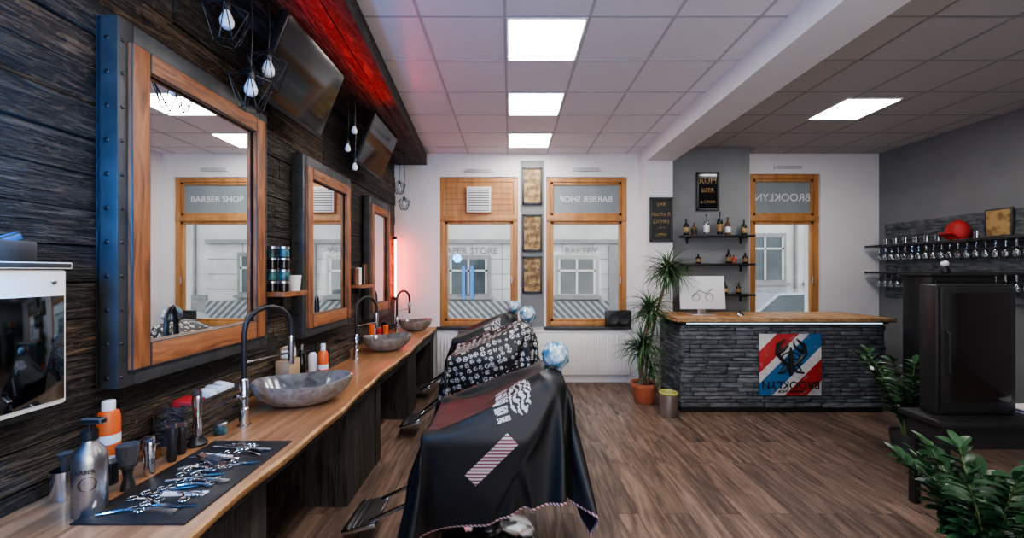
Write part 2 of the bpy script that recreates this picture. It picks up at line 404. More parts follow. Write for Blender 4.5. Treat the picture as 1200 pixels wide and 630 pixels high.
for x0,x1 in ((-1.15,.10),(.40,1.90)):
    o=O('radiator'); o.b2(x0,x1,YB-.11,YB-.03,.14,.80,'radiator',.012)
    n=int((x1-x0)/.05)
    for i in range(n):
        x=x0+.03+i*(x1-x0-.06)/(n-1); o.b2(x-.015,x+.015,YB-.12,YB-.105,.19,.75,'radiator',.005)
    o.b2(x0,x1,YB-.115,YB-.025,.80,.815,'radiator',.004)
    o.tube([(x1-.05,YB-.07,.14),(x1-.05,YB-.07,0)],.01,'radiator')
    o.b2(x0+.2,x0+.24,YB-.03,YB,.3,.6,'radiator'); o.b2(x1-.24,x1-.2,YB-.03,YB,.3,.6,'radiator'); o.done()
o=O('speaker'); o.b2(1.50,1.90,YB-.08,YB+.02,.88,1.14,'black',.01); o.lathe((1.62,YB-.081,1.01),[(0,0),(.07,0),(.08,.006),(.085,0)],'blackboard',rot=(math.pi/2,0,0)); o.lathe((1.78,YB-.081,1.01),[(0,0),(.07,0),(.08,.006),(.085,0)],'blackboard',rot=(math.pi/2,0,0)); o.done()

def poster(x,z,w_,h,y,lines,paper='tan',frame='blackboard',ink='black'):
    o=O('framed_poster'); t=.03
    o.b2(x-w_/2,x+w_/2,y-.02,y,z-h/2,z+h/2,frame,.004)
    for a in ((x-w_/2,x-w_/2+t,z-h/2,z+h/2),(x+w_/2-t,x+w_/2,z-h/2,z+h/2),(x-w_/2,x+w_/2,z-h/2,z-h/2+t),(x-w_/2,x+w_/2,z+h/2-t,z+h/2)):
        o.b2(a[0],a[1],y-.035,y-.018,a[2],a[3],frame,.003)
    o.b2(x-w_/2+t,x+w_/2-t,y-.022,y-.019,z-h/2+t,z+h/2-t,paper)
    ob=o.done()
    for i,(s,sz,dz) in enumerate(lines): text(s,(x,y-.0235,z+dz*h),(math.pi/2,0,0),sz,ink,ob,'print_%d'%i)
for zz in (3.10,2.36,1.70): poster(.345,zz,.31,.58,YB-.03,[('BARBER',.065,.30),('BROOK',.075,.12),('LYN',.09,-.06),('SHOP',.08,-.28)])
poster(2.24,2.52,.34,.66,6.1,[('BAR',.075,.34),('Rocks &',.085,.12),('Drinks',.09,-.04),('* * *',.06,-.2),('OPEN',.06,-.34)],paper='black',ink='tan')
poster(2.98,2.96,.34,.58,6.2,[('RUM',.13,.27),('BEER',.09,.02),('& CIGAR',.06,-.28)],paper='blackgloss',ink='tan')

def shelf(x0,x1,y0,y1,z,mat='black_wood'):
    o=O('wall_shelf'); o.b2(x0,x1,y0,y1,z-.03,z,mat,.004)
    for x in (x0+.12,x1-.12): o.b2(x-.012,x+.012,y1-.02,y1,z-.12,z-.03,'black'); o.b2(x-.012,x+.012,y0+.03,y1,z-.045,z-.03,'black')
    return o.done()
def bottle(o,x,y,z,h,r,body,cap='black',lab='plwhite'):
    o.lathe((x,y,z),[(0,0),(r*.9,0),(r,.01),(r,h*.58),(r*.85,h*.66),(r*.32,h*.76),(r*.3,h*.93),(0,h*.93)],body,16)
    o.lathe((x,y,z),[(r*1.02,h*.15),(r*1.02,h*.48)],lab,16); o.cyl((x,y,z+h*.93),r*.36,h*.09,cap,12)
for z in (2.29,1.87,1.42): shelf(2.55,3.60,6.0,6.2,z,'black')
o=O('liquor_bottles')
for i,x in enumerate((2.62,2.74,2.92,3.12,3.24,3.48)):
    bottle(o,x,6.1,2.29,(.24,.18,.30,.34,.26,.22)[i],.04,['blackgloss','amber','glassware','blackgloss','amber','greenglass'][i],'black',['tan','black','plwhite','tan','plwhite','tan'][i])
o.done()
o=O('liquor_bottles')
for i,x in enumerate((2.80,3.25,3.33,3.5)):
    bottle(o,x,6.1,1.87,(.14,.20,.12,.16)[i],.038,'blackgloss' if i!=2 else 'red','black','tan')
o.done()
o=O('liquor_bottles')
for i,x in enumerate((3.2,3.4)): bottle(o,x,6.1,1.42,U(.12,.2),.035,'blackgloss','black','tan')
o.done()

# ------------------------------------------------------------ reception desk
def ledge(o,x0,x1,z0,z1,place):
    z=z0
    while z<z1-.005:
        h=min(U(.035,.065),z1-z); x=x0
        if z1-z-h<.02: h=z1-z
        while x<x1-.001:
            L=min(U(.10,.38),x1-x)
            if x1-x-L<.07: L=x1-x
            place(o,x+.001,x+L-.001,z+.001,z+h-.001,U(.008,.04),random.choice(['slate','slate','slate2'])); x+=L
        z+=h
o=O('reception_desk'); o.b2(2.15,4.63,5.12,5.78,0,1.10,'black')
ledge(o,2.11,4.65,.06,1.08,lambda o,a,b,c,d,t,m:o.b2(a,b,5.12-t,5.13,c,d,m,.004))
ledge(o,5.09,5.80,.06,1.08,lambda o,a,b,c,d,t,m:o.b2(2.15-t,2.16,a,b,c,d,m,.004))
ledge(o,5.09,5.80,.06,1.08,lambda o,a,b,c,d,t,m:o.b2(4.62,4.63+t,a,b,c,d,m,.004))
o.b2(2.13,4.64,5.10,5.8,0,.06,'black')
o.b2(2.04,4.74,5.02,5.88,1.125,1.175,'edgewood',.008)
o.b2(2.10,4.68,5.07,5.82,1.10,1.125,'black')
o.b2(2.18,4.60,5.060,5.07,1.106,1.113,'led_white')
o.done()
def sign_mat():
    m,nt,b=newmat('striped_sign_print'); tc=nt.nodes.new('ShaderNodeTexCoord'); s=nt.nodes.new('ShaderNodeSeparateXYZ'); nt.links.new(tc.outputs['Object'],s.inputs[0])
    d=mth(nt,'DIVIDE',mth(nt,'ADD',mth(nt,'SUBTRACT',s.outputs[2],s.outputs[0]),.38),1.52)
    wc=(.62,.60,.58); rd=(.42,.03,.03); bl=(.02,.13,.30)
    col=ramp(nt,d,[(0,wc),(.12,rd),(.30,wc),(.40,bl),(.60,wc),(.68,rd),(.86,wc)],'CONSTANT')
    n=noise(nt,tc.outputs['Object'],12,6,0)
    col=mixc(nt,mth(nt,'MULTIPLY',mth(nt,'GREATER_THAN',n,.62),.35),col,(.3,.28,.27))
    nt.links.new(col,b.inputs['Base Color']); b.inputs['Roughness'].default_value=.5; return m
o=O('logo_sign'); o.b2(3.08,3.84,5.055,5.08,.22,.98,sign_mat(),.003)
yy=5.05
def fl(pts,r): o.tube([(3.46+a,yy,.60+b) for a,b in pts],r,'black',6)
for s in (-1,1):
    fl([(s*.02,-.02),(s*.10,.05),(s*.17,.14),(s*.15,.25),(s*.07,.32)],[.018,.022,.028,.03,.006])
    fl([(s*.17,.14),(s*.10,.18),(s*.04,.24),(s*.03,.30)],[.025,.022,.014,.004])
    for k in range(3): fl([(s*.02,.02+k*.07),(s*.09,-.01+k*.07),(s*.13,-.07+k*.07)],.009)
    fl([(s*.02,-.02),(s*.08,-.09),(s*.16,-.10)],.014)
fl([(0,.22),(0,.10),(0,-.05),(0,-.13)],[.01,.03,.035,.02])
ob=o.done()
text('BROOKLYN',(3.46,5.051,.355),(math.pi/2,math.pi,0),.135,'black',ob,ext=.003)
text('BARBER SHOP',(3.46,5.051,.275),(math.pi/2,math.pi,0),.05,'black',ob,ext=.003)
o=O('computer_monitor'); o.box((2.55,5.45,1.47),(.60,.03,.44),'plwhite',rot=(math.radians(-6),0,0),bev=.008)
def mp_(x,z): return (x,5.432+(z-1.47)*.105,z)
o.tube([mp_(2.42,1.42),mp_(2.50,1.50),mp_(2.60,1.46),mp_(2.68,1.52)],.006,'grey'); o.ring(mp_(2.46,1.41),.05,.004,'grey',rot=(math.pi/2,0,0)); o.ring(mp_(2.64,1.41),.05,.004,'grey',rot=(math.pi/2,0,0))
o.b2(2.50,2.60,5.455,5.475,1.18,1.45,'steel',.004); o.b2(2.40,2.70,5.38,5.58,1.175,1.19,'steel',.004)
ob=o.done()
o=O('desk_bell'); o.lathe((3.0,5.35,1.175),[(0,0),(.05,0),(.05,.01),(.045,.02),(.03,.045),(0,.055)],'chrome'); o.ball((3.0,5.35,1.235),.008,'black'); o.done()

# ------------------------------------------------------------ left counter
o=O('wooden_counter'); N=64; ztop=.87; th=.055
k1=o.mi('counter'); k2=o.mi('edgewood'); rows=[]
for i in range(N+1):
    y=.95+(YB-.95-.0)*i/N; xe=-1.065-(y-1.4)*.0196+.012*math.sin(y*3.1)+.006*math.sin(y*9.7+1)
    rows.append([o.bm.verts.new(p) for p in ((XL+.012,y,ztop-th),(XL+.012,y,ztop),(xe-.012,y,ztop),(xe,y,ztop-.012),(xe-.004,y,ztop-.035),(xe-.022,y,ztop-th))])
for a,b in zip(rows,rows[1:]):
    for j in range(6):
        f=o.bm.faces.new((a[j],a[(j+1)%6],b[(j+1)%6],b[j])); f.material_index=k2 if j in (2,3,4) else k1
for r in (rows[0],rows[-1]): o.bm.faces.new(r).material_index=k2
for ya,yb in ((1.0,2.05),(3.05,3.85),(4.85,5.30),(6.25,6.48)):
    xf=-1.22; o.b2(XL+.02,xf-.02,ya+.01,yb-.01,0,.815,'black_wood_v')
    y=ya
    while y<yb-.02:
        L=min(.13,yb-y); o.b2(xf-.02,xf+U(0,.008),y+.002,y+L-.002,0,.80,'black_wood_v'); y+=L
    x=XL+.03
    while x<xf-.03:
        L=min(.13,xf-.02-x)
        o.b2(x+.002,x+L-.002,ya-U(0,.006),ya+.012,0,.80,'black_wood_v'); x+=L
o.b2(-1.26,-1.205,1.0,6.48,.70,.815,'black_wood'); o.done()

def sink(cx,cy,sc,rot):
    o=O('vessel_sink'); z=.87
    pr=[(0,0),(.10,0),(.16,.02),(.225,.075),(.26,.145),(.262,.16)]
    o.lathe((cx,cy,z),pr,'stone_out',40,sc=(1.08*sc,.82*sc),rot=(0,0,rot))
    o.lathe((cx,cy,z),[(.262,.16),(.25,.166),(.238,.158),(.20,.09),(.14,.04),(.03,.025),(0,.025)],'stone_in',40,sc=(1.08*sc,.82*sc),rot=(0,0,rot))
    o.lathe((cx,cy,z+.025),[(.028,0),(.026,.006),(0,.006)],'chrome')
    for v in o.bm.verts:
        d=v.co-Vector((cx,cy,z)); a=math.atan2(d.y,d.x)
        k=1+.035*math.sin(2*a+1)+.02*math.sin(5*a)
        v.co.x=cx+d.x*k; v.co.y=cy+d.y*k
        if d.z>.14: v.co.z+=.010*math.sin(a*2+.6)
    o.done()
sink(-1.39,2.74,1.06,math.radians(25)); sink(-1.38,4.58,.92,math.radians(30)); sink(-1.42,6.10,.85,math.radians(20))
def faucet(x,y,tx,ty,k=1.0):
    o=O('gooseneck_faucet'); z=.87; b=Vector((x,y,z)); d=Vector((tx-x,ty-y,0))
    o.lathe(b,[(0,0),(.034,0),(.034,.008),(.026,.012),(.026,.10*k),(.022,.105*k),(.022,.26*k),(.016,.27*k),(0,.27*k)],'chrome',20)
    o.tube([b+Vector((0,0,.16*k)),b+Vector((.02,-.05,.17*k)),b+Vector((.03,-.10,.20*k))],[.012,.009,.006],'chrome')
    pts=[b+Vector((0,0,.26*k)),b+Vector((0,0,.40*k)),b+Vector((0,0,.52*k))]
    for i in range(1,10):
        a=math.pi*i/9; pts.append(b+d*(.5-.5*math.cos(a))+Vector((0,0,.53*k+.14*k*math.sin(a))))
    pts.append(b+d+Vector((0,0,.46*k)))
    o.tube(pts,.015,'black',10)
    e=b+d; o.tube([e+Vector((0,0,.48*k)),e+Vector((0,0,.42*k)),e+Vector((0,0,.30*k))],[.018,.021,.017],'chrome',12)
    o.tube([b+Vector((0,0,.36*k)),b+d*.5+Vector((0,0,.37*k)),e+Vector((0,0,.37*k))],.007,'chrome')
    o.done()
faucet(-1.52,2.34,-1.38,2.58,1.0); faucet(-1.55,4.12,-1.42,4.35,.92); faucet(-1.60,5.78,-1.47,5.98,.9)

def mirror(ya,yb,za,zb):
    # deep iron-bound box carrying the wooden frame; glass slightly recessed
    o=O('wall_mirror'); m=.05; f=.098; x=-1.822; D=.095
    Y0,Y1,Z0,Z1=ya-m,yb+m,za-.07,zb+.09
    o.b2(x,x+.02,Y0,Y1,Z0,Z1,'blackboard')
    o.b2(x,x+D,Y0,ya+.03,Z0,Z1,'blackboard',.004); o.b2(x,x+D,yb-.03,Y1,Z0,Z1,'blackboard',.004)
    o.b2(x,x+D,ya+.03,yb-.03,Z0,za+.03,'blackboard',.004); o.b2(x,x+D,ya+.03,yb-.03,zb-.03,Z1,'blackboard',.004)
    z=Z0+.05
    while z<Z1:
        for y in (Y0+.022,Y1-.022): o.ball((x+D,y,z),(.006,.009,.009),'black',8,6)
        o.ball((x+D/2,Y0,z),(.012,.006,.012),'black',8,6); z+=.15
    fx0,fx1=x+D-.01,x+D+.02
    o.b2(fx0,fx1,ya,ya+f,za,zb,'framewood_z',.006); o.b2(fx0,fx1,yb-f,yb,za,zb,'framewood_z',.006)
    o.b2(fx0,fx1,ya+f,yb-f,za,za+f+.02,'framewood_y',.006); o.b2(fx0,fx1,ya+f,yb-f,zb-f,zb,'framewood_y',.006)
    o.b2(fx0-.012,fx0-.006,ya+.02,yb-.02,za+.02,zb-.02,'mirror')
    o.done()
mirror(1.85,2.86,1.30,2.79); mirror(3.46,4.39,1.26,2.65); mirror(5.07,5.83,1.23,2.60)

for ya,yb,z in ((2.96,3.30,1.60),(4.50,4.92,1.60)):
    o=O('mirror_shelf'); o.b2(-1.822,-1.63,ya,yb,z-.035,z,'framewood_y',.004)
    for y in (ya+.04,yb-.04): o.b2(-1.822,-1.80,y-.012,y+.012,z-.12,z-.035,'black')
    o.done()
o=O('pomade_tins')
for y,x in ((3.03,-1.76),(3.04,-1.68)):
    for k in range(4):
        o.cyl((x,y,1.60+k*.085),.036,.078,'tealcan' if k%2 else 'blackgloss',18,bev=.004); o.lathe((x,y,1.60+k*.085),[(.0365,.062),(.0385,.064),(.0385,.08),(0,.082)],'steel',18)
o.done()
o=O('paper_cup'); o.lathe((-1.69,3.21,1.60),[(0,0),(.038,0),(.048,.12),(.050,.122),(.046,.12),(.036,.01),(0,.01)],'plwhite'); o.done()
o=O('styling_products')
for i,y in enumerate((4.57,4.65,4.73,4.83)): o.cyl((-1.72,y,1.60),.03,U(.12,.24),['browntool','plwhite','blackgloss','amber'][i],14,bev=.006)
o.done()

def tv(ya,yb,cx,h):
    o=O('wall_television'); c=Vector((cx,(ya+yb)/2,3.16)); rot=(0,math.radians(22),0)
    E=Euler(rot).to_matrix()
    o.box(c,(.05,yb-ya,h),'black',rot=rot,bev=.008)
    o.box(c+E@Vector((.026,0,.008)),(.003,yb-ya-.03,h-.045),'blackgloss',rot=rot)
    o.tube([c+E@Vector((-.02,0,0)),(-1.72,c.y,3.18),(-1.82,c.y,3.18)],.025,'black'); o.b2(-1.825,-1.80,c.y-.12,c.y+.12,3.05,3.30,'black')
    o.done()
tv(2.62,3.50,-1.54,.58); tv(4.30,5.15,-1.54,.56)
o=O('red_neon_tube'); o.tube([(-1.775,6.33,1.35),(-1.775,6.33,2.25)],.013,'led_red',10); o.cyl((-1.775,6.33,1.31),.02,.05,'black'); o.cyl((-1.775,6.33,2.24),.02,.05,'black')
o.b2(-1.822,-1.77,6.32,6.34,1.32,1.35,'black'); o.b2(-1.822,-1.77,6.32,6.34,2.25,2.28,'black'); o.done()

def pendant(x,y,z,top=3.44,cage=True,k=1.0):
    o=O('pendant_lamp'); o.cyl((x,y,top-.02),.03,.02,'black')
    o.tube([(x,y,top),(x+.01,y,(z+top)/2),(x,y,z+.10*k)],.004,'black',6)
    o.lathe((x,y,z+.035*k),[(0,0),(.018*k,0),(.02*k,.02*k),(.02*k,.06*k),(.008,.075*k),(0,.075*k)],'black',14)
    o.lathe((x,y,z-.065*k),[(0,0),(.02*k,.004*k),(.034*k,.022*k),(.036*k,.045*k),(.026*k,.075*k),(.014*k,.10*k),(0,.105*k)],'bulb',16)
    if cage:
        a=[];n=6
        for i in range(n):
            t=2*math.pi*i/n; c_,s_=math.cos(t),math.sin(t); t2=t+math.pi/n
            P0=(x+.022*c_,y+.022*s_,z+.09*k); P1=(x+.12*k*c_,y+.12*k*s_,z+.02*k); P2=(x+.06*k*math.cos(t2),y+.06*k*math.sin(t2),z-.14*k)
            t3=t2+math.pi/n; P3=(x+.12*k*math.cos(t3),y+.12*k*math.sin(t3),z+.02*k)
            for q in ((P0,P1),(P1,P2),(P2,P3),(P1,P3)): o.tube(q,.003,'black',5)
            a.append(P2)
        for i in range(n): o.tube((a[i],a[(i+1)%n]),.003,'black',5)
    o.done()
for x,y,z in ((-1.55,2.24,3.14),(-1.52,2.40,2.84),(-1.50,2.54,3.02),(-1.50,3.94,3.12),(-1.58,3.98,2.96),(-1.54,4.06,2.80),(-1.55,5.72,2.94),(-1.52,5.86,2.74)):
    pendant(x,y,z,k=1.0 if y<3 else .75,cage=(y<3 or y>5))

o=O('towel_dispenser'); o.b2(-1.822,-1.73,1.36,1.60,1.24,1.76,'plwhite',.012); o.b2(-1.73,-1.724,1.375,1.585,1.26,1.66,'smoke',.002); o.b2(-1.815,-1.72,1.35,1.61,1.76,1.785,'blackboard',.004)
o.b2(-1.822,-1.74,1.37,1.59,1.22,1.24,'black'); o.ball((-1.726,1.55,1.71),(.004,.010,.010),'steel',10,6); o.done()
o=O('tissue_box'); o.b2(-1.80,-1.73,1.38,1.50,1.786,1.86,'blackboard',.006); o.box((-1.765,1.44,1.865),(.03,.07,.03),'blue',rot=(.4,0,0),bev=.006); o.done()

# ------------------------------------------------------------ counter items
Z=.87
o=O('spray_bottle'); X0_=-1.54; o.lathe((X0_,1.50,Z),[(0,0),(.046,0),(.050,.008),(.050,.19),(.044,.225),(.024,.252),(.022,.265),(0,.265)],'steel',28)
o.cyl((X0_,1.50,Z+.265),.024,.035,'black'); o.cyl((X0_,1.50,Z+.30),.008,.03,'black'); o.box((X0_+.015,1.50,Z+.335),(.075,.028,.022),'black',bev=.005)
o.ring((X0_+.030,1.462,Z+.12),.024,.0015,'black',rot=(math.pi/2,0,math.radians(38)))
ob=o.done()
text('BARBER',(X0_+.024,1.452,Z+.165),(math.pi/2,0,math.radians(24)),.020,'black',ob,ext=.001)
o=O('product_bottle'); o.lathe((-1.765,1.80,Z),[(0,0),(.038,0),(.040,.005),(.040,.18)],'plwhite'); o.lathe((-1.765,1.80,Z),[(.0402,.03),(.0408,.08),(.0408,.24),(.035,.265),(.02,.275)],'orange'); o.lathe((-1.765,1.80,Z),[(.0412,.13),(.0412,.17)],'plwhite'); o.cyl((-1.765,1.80,Z+.265),.024,.05,'plwhite',bev=.004); o.done()
o=O('neck_brush'); o.lathe((-1.55,1.66,Z),[(0,0),(.024,0),(.022,.02),(.014,.05),(.02,.085),(.028,.09),(.028,.10)],'black'); o.lathe((-1.55,1.66,Z),[(.026,.10),(.036,.14),(.038,.18),(0,.19)],'brush'); o.done()
o=O('shaving_mug'); o.lathe((-1.74,1.60,Z),[(0,0),(.04,0),(.045,.01),(.045,.11),(.04,.11),(.038,.012),(0,.012)],'chrome'); o.ring((-1.69,1.60,Z+.06),.028,.005,'chrome',rot=(math.pi/2,0,0)); o.lathe((-1.745,1.605,Z+.02),[(.008,0),(.012,.12),(.025,.15),(0,.16)],'brush'); o.done()
o=O('talc_tin'); o.cyl((-1.66,1.70,Z),.026,.09,'blackgloss',bev=.004); o.cyl((-1.66,1.70,Z+.09),.02,.02,'steel'); o.done()
o=O('pomade_jar'); o.cyl((-1.69,1.93,Z),.034,.05,'amber',bev=.005); o.cyl((-1.69,1.93,Z+.05),.036,.022,'black',bev=.003); o.done()
o=O('pomade_jar'); o.cyl((-1.62,2.20,Z),.03,.05,'tealcan',bev=.005) if False else o.cyl((-1.57,2.22,Z),.03,.045,'tealcan',bev=.005); o.cyl((-1.57,2.22,Z+.045),.032,.02,'steel',bev=.003); o.done()
def clipper(x,y,h,body,stand=True,name='hair_clipper'):
    o=O(name)
    z=Z
    if stand: o.lathe((x,y,Z),[(0,0),(.045,0),(.045,.012),(.03,.03),(.028,.05),(0,.05)],'black'); z=Z+.045
    o.lathe((x,y,z),[(0,0),(.018,.0),(.024,.02),(.02,h*.4),(.026,h*.75),(.022,h*.86),(0,h*.86)],body,16,sc=(1,.8))
    o.box((x,y,z+h*.9),(.042,.018,h*.09),'steel',bev=.002)
    for i in range(7): o.box((x-.018+.006*i,y,z+h*.97),(.003,.012,h*.06),'steel')
    o.done()
clipper(-1.56,1.77,.17,'chrome',False); clipper(-1.57,1.90,.18,'black',False,'hair_trimmer'); clipper(-1.59,2.08,.24,'chrome'); clipper(-1.59,1.98,.15,'black',False,'hair_trimmer')
o=O('tool_mat'); o.b2(-1.53,-1.13,1.42,2.12,Z,Z+.006,'leather',.002); o.done()
o=O('grooming_tools'); zt=Z+.012
def scissors(x,y,a,L=.17):
    c,s=math.cos(a),math.sin(a)
    def T(u,v): return (x+u*c-v*s,y+u*s+v*c,zt)
    for sg in (-1,1):
        o.tube([T(L*.5,sg*.002),T(0,sg*.003),T(-L*.25,-sg*.014)],[.0015,.005,.004],'chrome',6)
        o.ring((T(-L*.38,-sg*.022)[0],T(-L*.38,-sg*.022)[1],zt),.016,.0035,'chrome',n=12)
    o.ball(T(0,0),.005,'steel',8,6)
def comb(x,y,a,mat='black'):
    o.box((x,y,zt),(.17,.012,.005),mat,rot=(0,0,a))
    for i in range(18):
        u=-.08+i*.0094; c,s=math.cos(a),math.sin(a); o.box((x+u*c+.014*s,y+u*s-.014*c,zt),(.003,.02,.004),mat,rot=(0,0,a))
for i in range(16):
    scissors(U(-1.43,-1.21),1.49+i*.037,U(-.5,.5)+ (math.pi if i%3==0 else 0),U(.13,.17))
for i in range(6): comb(U(-1.40,-1.24),1.50+i*.11,U(-.4,.4),['steel','plwhite','steel','chrome','plwhite','steel'][i])
for i in range(6): o.tube([(U(-1.5,-1.16),1.5+i*.1,zt),(U(-1.5,-1.16),1.53+i*.1,zt)],[.006,.004],['chrome','steel'][i%2],8)
o.box((-1.36,1.86,zt+.012),(.20,.04,.02),'browntool',rot=(0,0,-.5),bev=.008); o.box((-1.33,1.84,zt+.026),(.10,.03,.014),'brush',rot=(0,0,-.5))
o.done()
def crate(ya,yb,h,name='wooden_crate'):
    o=O(name); x0,x1=-1.80,-1.64; z=Z
    o.b2(x0,x1,ya,yb,z,z+.012,'black_wood_v')
    n=3
    for k in range(n):
        a=z+.012+k*(h-.012)/n; b=a+(h-.012)/n-.008
        for xx in (x0,x1-.012): o.b2(xx,xx+.012,ya,yb,a,b,'black_wood2',.002)
        for yy in (ya,yb-.012): o.b2(x0+.012,x1-.012,yy,yy+.012,a,b,'black_wood2',.002)
    for xx in (x0+.012,x1-.027):
        for yy in (ya+.012,yb-.027): o.b2(xx,xx+.015,yy,yy+.015,z,z+h,'black_wood_v')
    o.done()
crate(2.06,2.50,.20); crate(3.72,4.20,.20)
o=O('folded_towels')
for i,y in enumerate((2.31,2.39,2.455)): o.box((-1.72,y,Z+.185),(.12,.07,.07),['towel','blue','towel'][i],rot=(0,.1*i,0),bev=.028)
o.b2(-1.77,-1.67,2.29,2.47,Z+.013,Z+.16,'towel',.01)
o.done()
o=O('razor_blade_box'); o.box((-1.72,2.19,Z+.17),(.10,.11,.06),'red',rot=(0,.15,.1),bev=.004); o.b2(-1.77,-1.67,2.10,2.26,Z+.013,Z+.145,'plwhite'); o.done()
o=O('coffee_cups')
for y in (3.00,2.93): o.lathe((-1.74,y+.05,Z),[(0,0),(.025,0),(.036,.06),(.038,.09),(.034,.09),(.022,.01),(0,.01)],'plwhite')
o.done()
o=O('tissue_box'); o.b2(-1.78,-1.67,3.10,3.26,Z,Z+.20,'cardboard',.004); o.b2(-1.77,-1.68,3.13,3.23,Z+.20,Z+.30,'plwhite',.02); o.done()
o=O('product_bottle'); o.lathe((-1.60,3.50,Z),[(0,0),(.038,0),(.04,.006),(.04,.18),(.03,.20),(.016,.21)],'orange'); o.lathe((-1.60,3.50,Z),[(.0405,.05),(.0405,.09)],'plwhite'); o.cyl((-1.60,3.50,Z+.205),.02,.06,'plwhite',bev=.003); o.done()
o=O('product_bottle'); o.lathe((-1.70,3.52,Z),[(0,0),(.036,0),(.036,.16),(.02,.19)],'plwhite'); o.cyl((-1.70,3.52,Z+.185),.018,.05,'black',bev=.003); o.done()
o=O('product_bottle'); o.lathe((-1.73,3.40,Z),[(0,0),(.03,0),(.03,.20),(.014,.23)],'blackgloss'); o.cyl((-1.73,3.40,Z+.225),.013,.05,'steel',bev=.003); o.done()
o=O('styling_products')
for i,(x,y) in enumerate(((-1.68,4.95),(-1.62,5.05),(-1.70,5.15),(-1.60,5.25),(-1.66,5.4))): o.cyl((x,y,Z),.035,U(.15,.26),['orange','red','plwhite','orange','blackgloss'][i],16,bev=.008)
o.done()

# ------------------------------------------------------------ chairs
def chair_geo(name='barber_chair',ox=0,oy=0,oz=0,foot=True):
    o=O(name); c=lambda x,y,z:(x+ox,y+oy,z+(oz if z>.3 else 0))
    o.lathe(c(-.1,0,0),[(0,0),(.31,0),(.32,.012),(.30,.03),(.10,.055),(.07,.09),(0,.09)],'chrome',36)
    o.cyl(c(-.1,0,.05),.06,.33+oz,'chrome'); o.cyl(c(-.1,0,.05),.085,.16,'blackgloss')
    o.box(c(-.12,0,.42),(.50,.44,.06),'black',bev=.01)
    o.box(c(-.13,0,.51),(.60,.52,.15),'leather',bev=.04)
    for s in (-1,1):
        o.box(c(-.15,s*.32,.81),(.60,.085,.06),'leather',bev=.022)
        o.box(c(-.15,s*.32,.76),(.58,.05,.035),'chrome',bev=.006)
        o.tube([c(-.38,s*.32,.76),c(-.36,s*.30,.44)],.016,'chrome'); o.tube([c(.08,s*.32,.76),c(.06,s*.30,.44)],.016,'chrome')
        if foot: o.tube([c(-.38,s*.13,.42),c(-.60,s*.13,.32),c(-.84,s*.13,.17)],.014,'chrome')
    o.box(c(.235,0,.83),(.12,.52,.62),'leather',rot=(0,math.radians(13),0),bev=.045)
    if foot:
        o.box((ox-.90,oy,.14),(.22,.34,.03),'steel',rot=(0,math.radians(-14),0),bev=.008)
        for k in range(5): o.box((ox-.97+.035*k,oy,.143),(.008,.32,.03),'black',rot=(0,math.radians(-14),0))
    o.tube([c(.30,.05,1.10),c(.325,.05,1.18)],.008,'chrome'); o.tube([c(.30,-.05,1.10),c(.325,-.05,1.18)],.008,'chrome')
    return o
def headrest(ox,oy,oz):
    o=O('wrapped_headrest'); C=Vector((ox+.35,oy,oz+1.235))
    o.ball(C,(.086,.10,.088),'foil',28,18)
    for v in o.bm.verts:
        d=v.co-C; a=math.atan2(d.y,d.x); v.co+=d.normalized()*(.006*math.sin(a*9+d.z*60)+.004*math.sin(a*5-d.z*90))
    o.lathe((C.x,C.y,C.z-.11),[(.03,0),(.045,.02),(.05,.04)],'foil',16)
    return o.done()
def cape_mesh():
    co=chair_geo('col',foot=False); 
    co.b2(-.44,.15,-.31,.31,.45,.81,'leather'); co.b2(-.56,-.40,-.24,.24,.30,.56,'leather',.05)
    col=co.done(origin=False); col.modifiers.new('c','COLLISION')
    col.collision.thickness_outer=.012; col.collision.cloth_friction=25; col.collision.damping=.5
    NX,NY=82,74; X0,X1,Y0,Y1=CX0,CX1,CY0,CY1
    me=bpy.data.meshes.new('cape'); vs=[];fs=[]
    for j in range(NY+1):
        for i in range(NX+1):
            vs.append((X0+(X1-X0)*i/NX,Y0+(Y1-Y0)*j/NY,1.165+.002*math.sin(i*1.3+j)))
    for j in range(NY):
        for i in range(NX):
            a=j*(NX+1)+i; fs.append((a,a+1,a+NX+2,a+NX+1))
    me.from_pydata(vs,[],fs); uv=me.uv_layers.new(name='UVMap')
    for p in me.polygons:
        for li in p.loop_indices:
            v=vs[me.loops[li].vertex_index]; uv.data[li].uv=((v[0]-X0)/(X1-X0),(v[1]-Y0)/(Y1-Y0))
    ob=bpy.data.objects.new('cape_sim',me); scene.collection.objects.link(ob)
    vg=ob.vertex_groups.new(name='pin'); vg.add([i for i,v in enumerate(vs) if abs(v[0]-.30)<.045 and abs(v[1])<.13],1,'REPLACE')
    md=ob.modifiers.new('cloth','CLOTH'); st=md.settings
    st.quality=6; st.mass=.25; st.tension_stiffness=20; st.compression_stiffness=15; st.shear_stiffness=5; st.bending_stiffness=.3; st.air_damping=1.5
    st.vertex_group_mass='pin'; md.collision_settings.distance_min=.012; md.collision_settings.collision_quality=3
    md.collision_settings.friction=15
    FR=80; md.point_cache.frame_start=1; md.point_cache.frame_end=FR; scene.frame_start=1; scene.frame_end=FR
    for f in range(1,FR+1): scene.frame_set(f)
    dg=bpy.context.evaluated_depsgraph_get()
    out=bpy.data.meshes.new_from_object(ob.evaluated_get(dg))
    bpy.data.objects.remove(ob); bpy.data.objects.remove(col)
    scene.frame_set(1)
    for v in out.vertices: v.co.z=max(v.co.z,.06)
    for p in out.polygons: p.use_smooth=True
    return out
cm=cape_mesh()
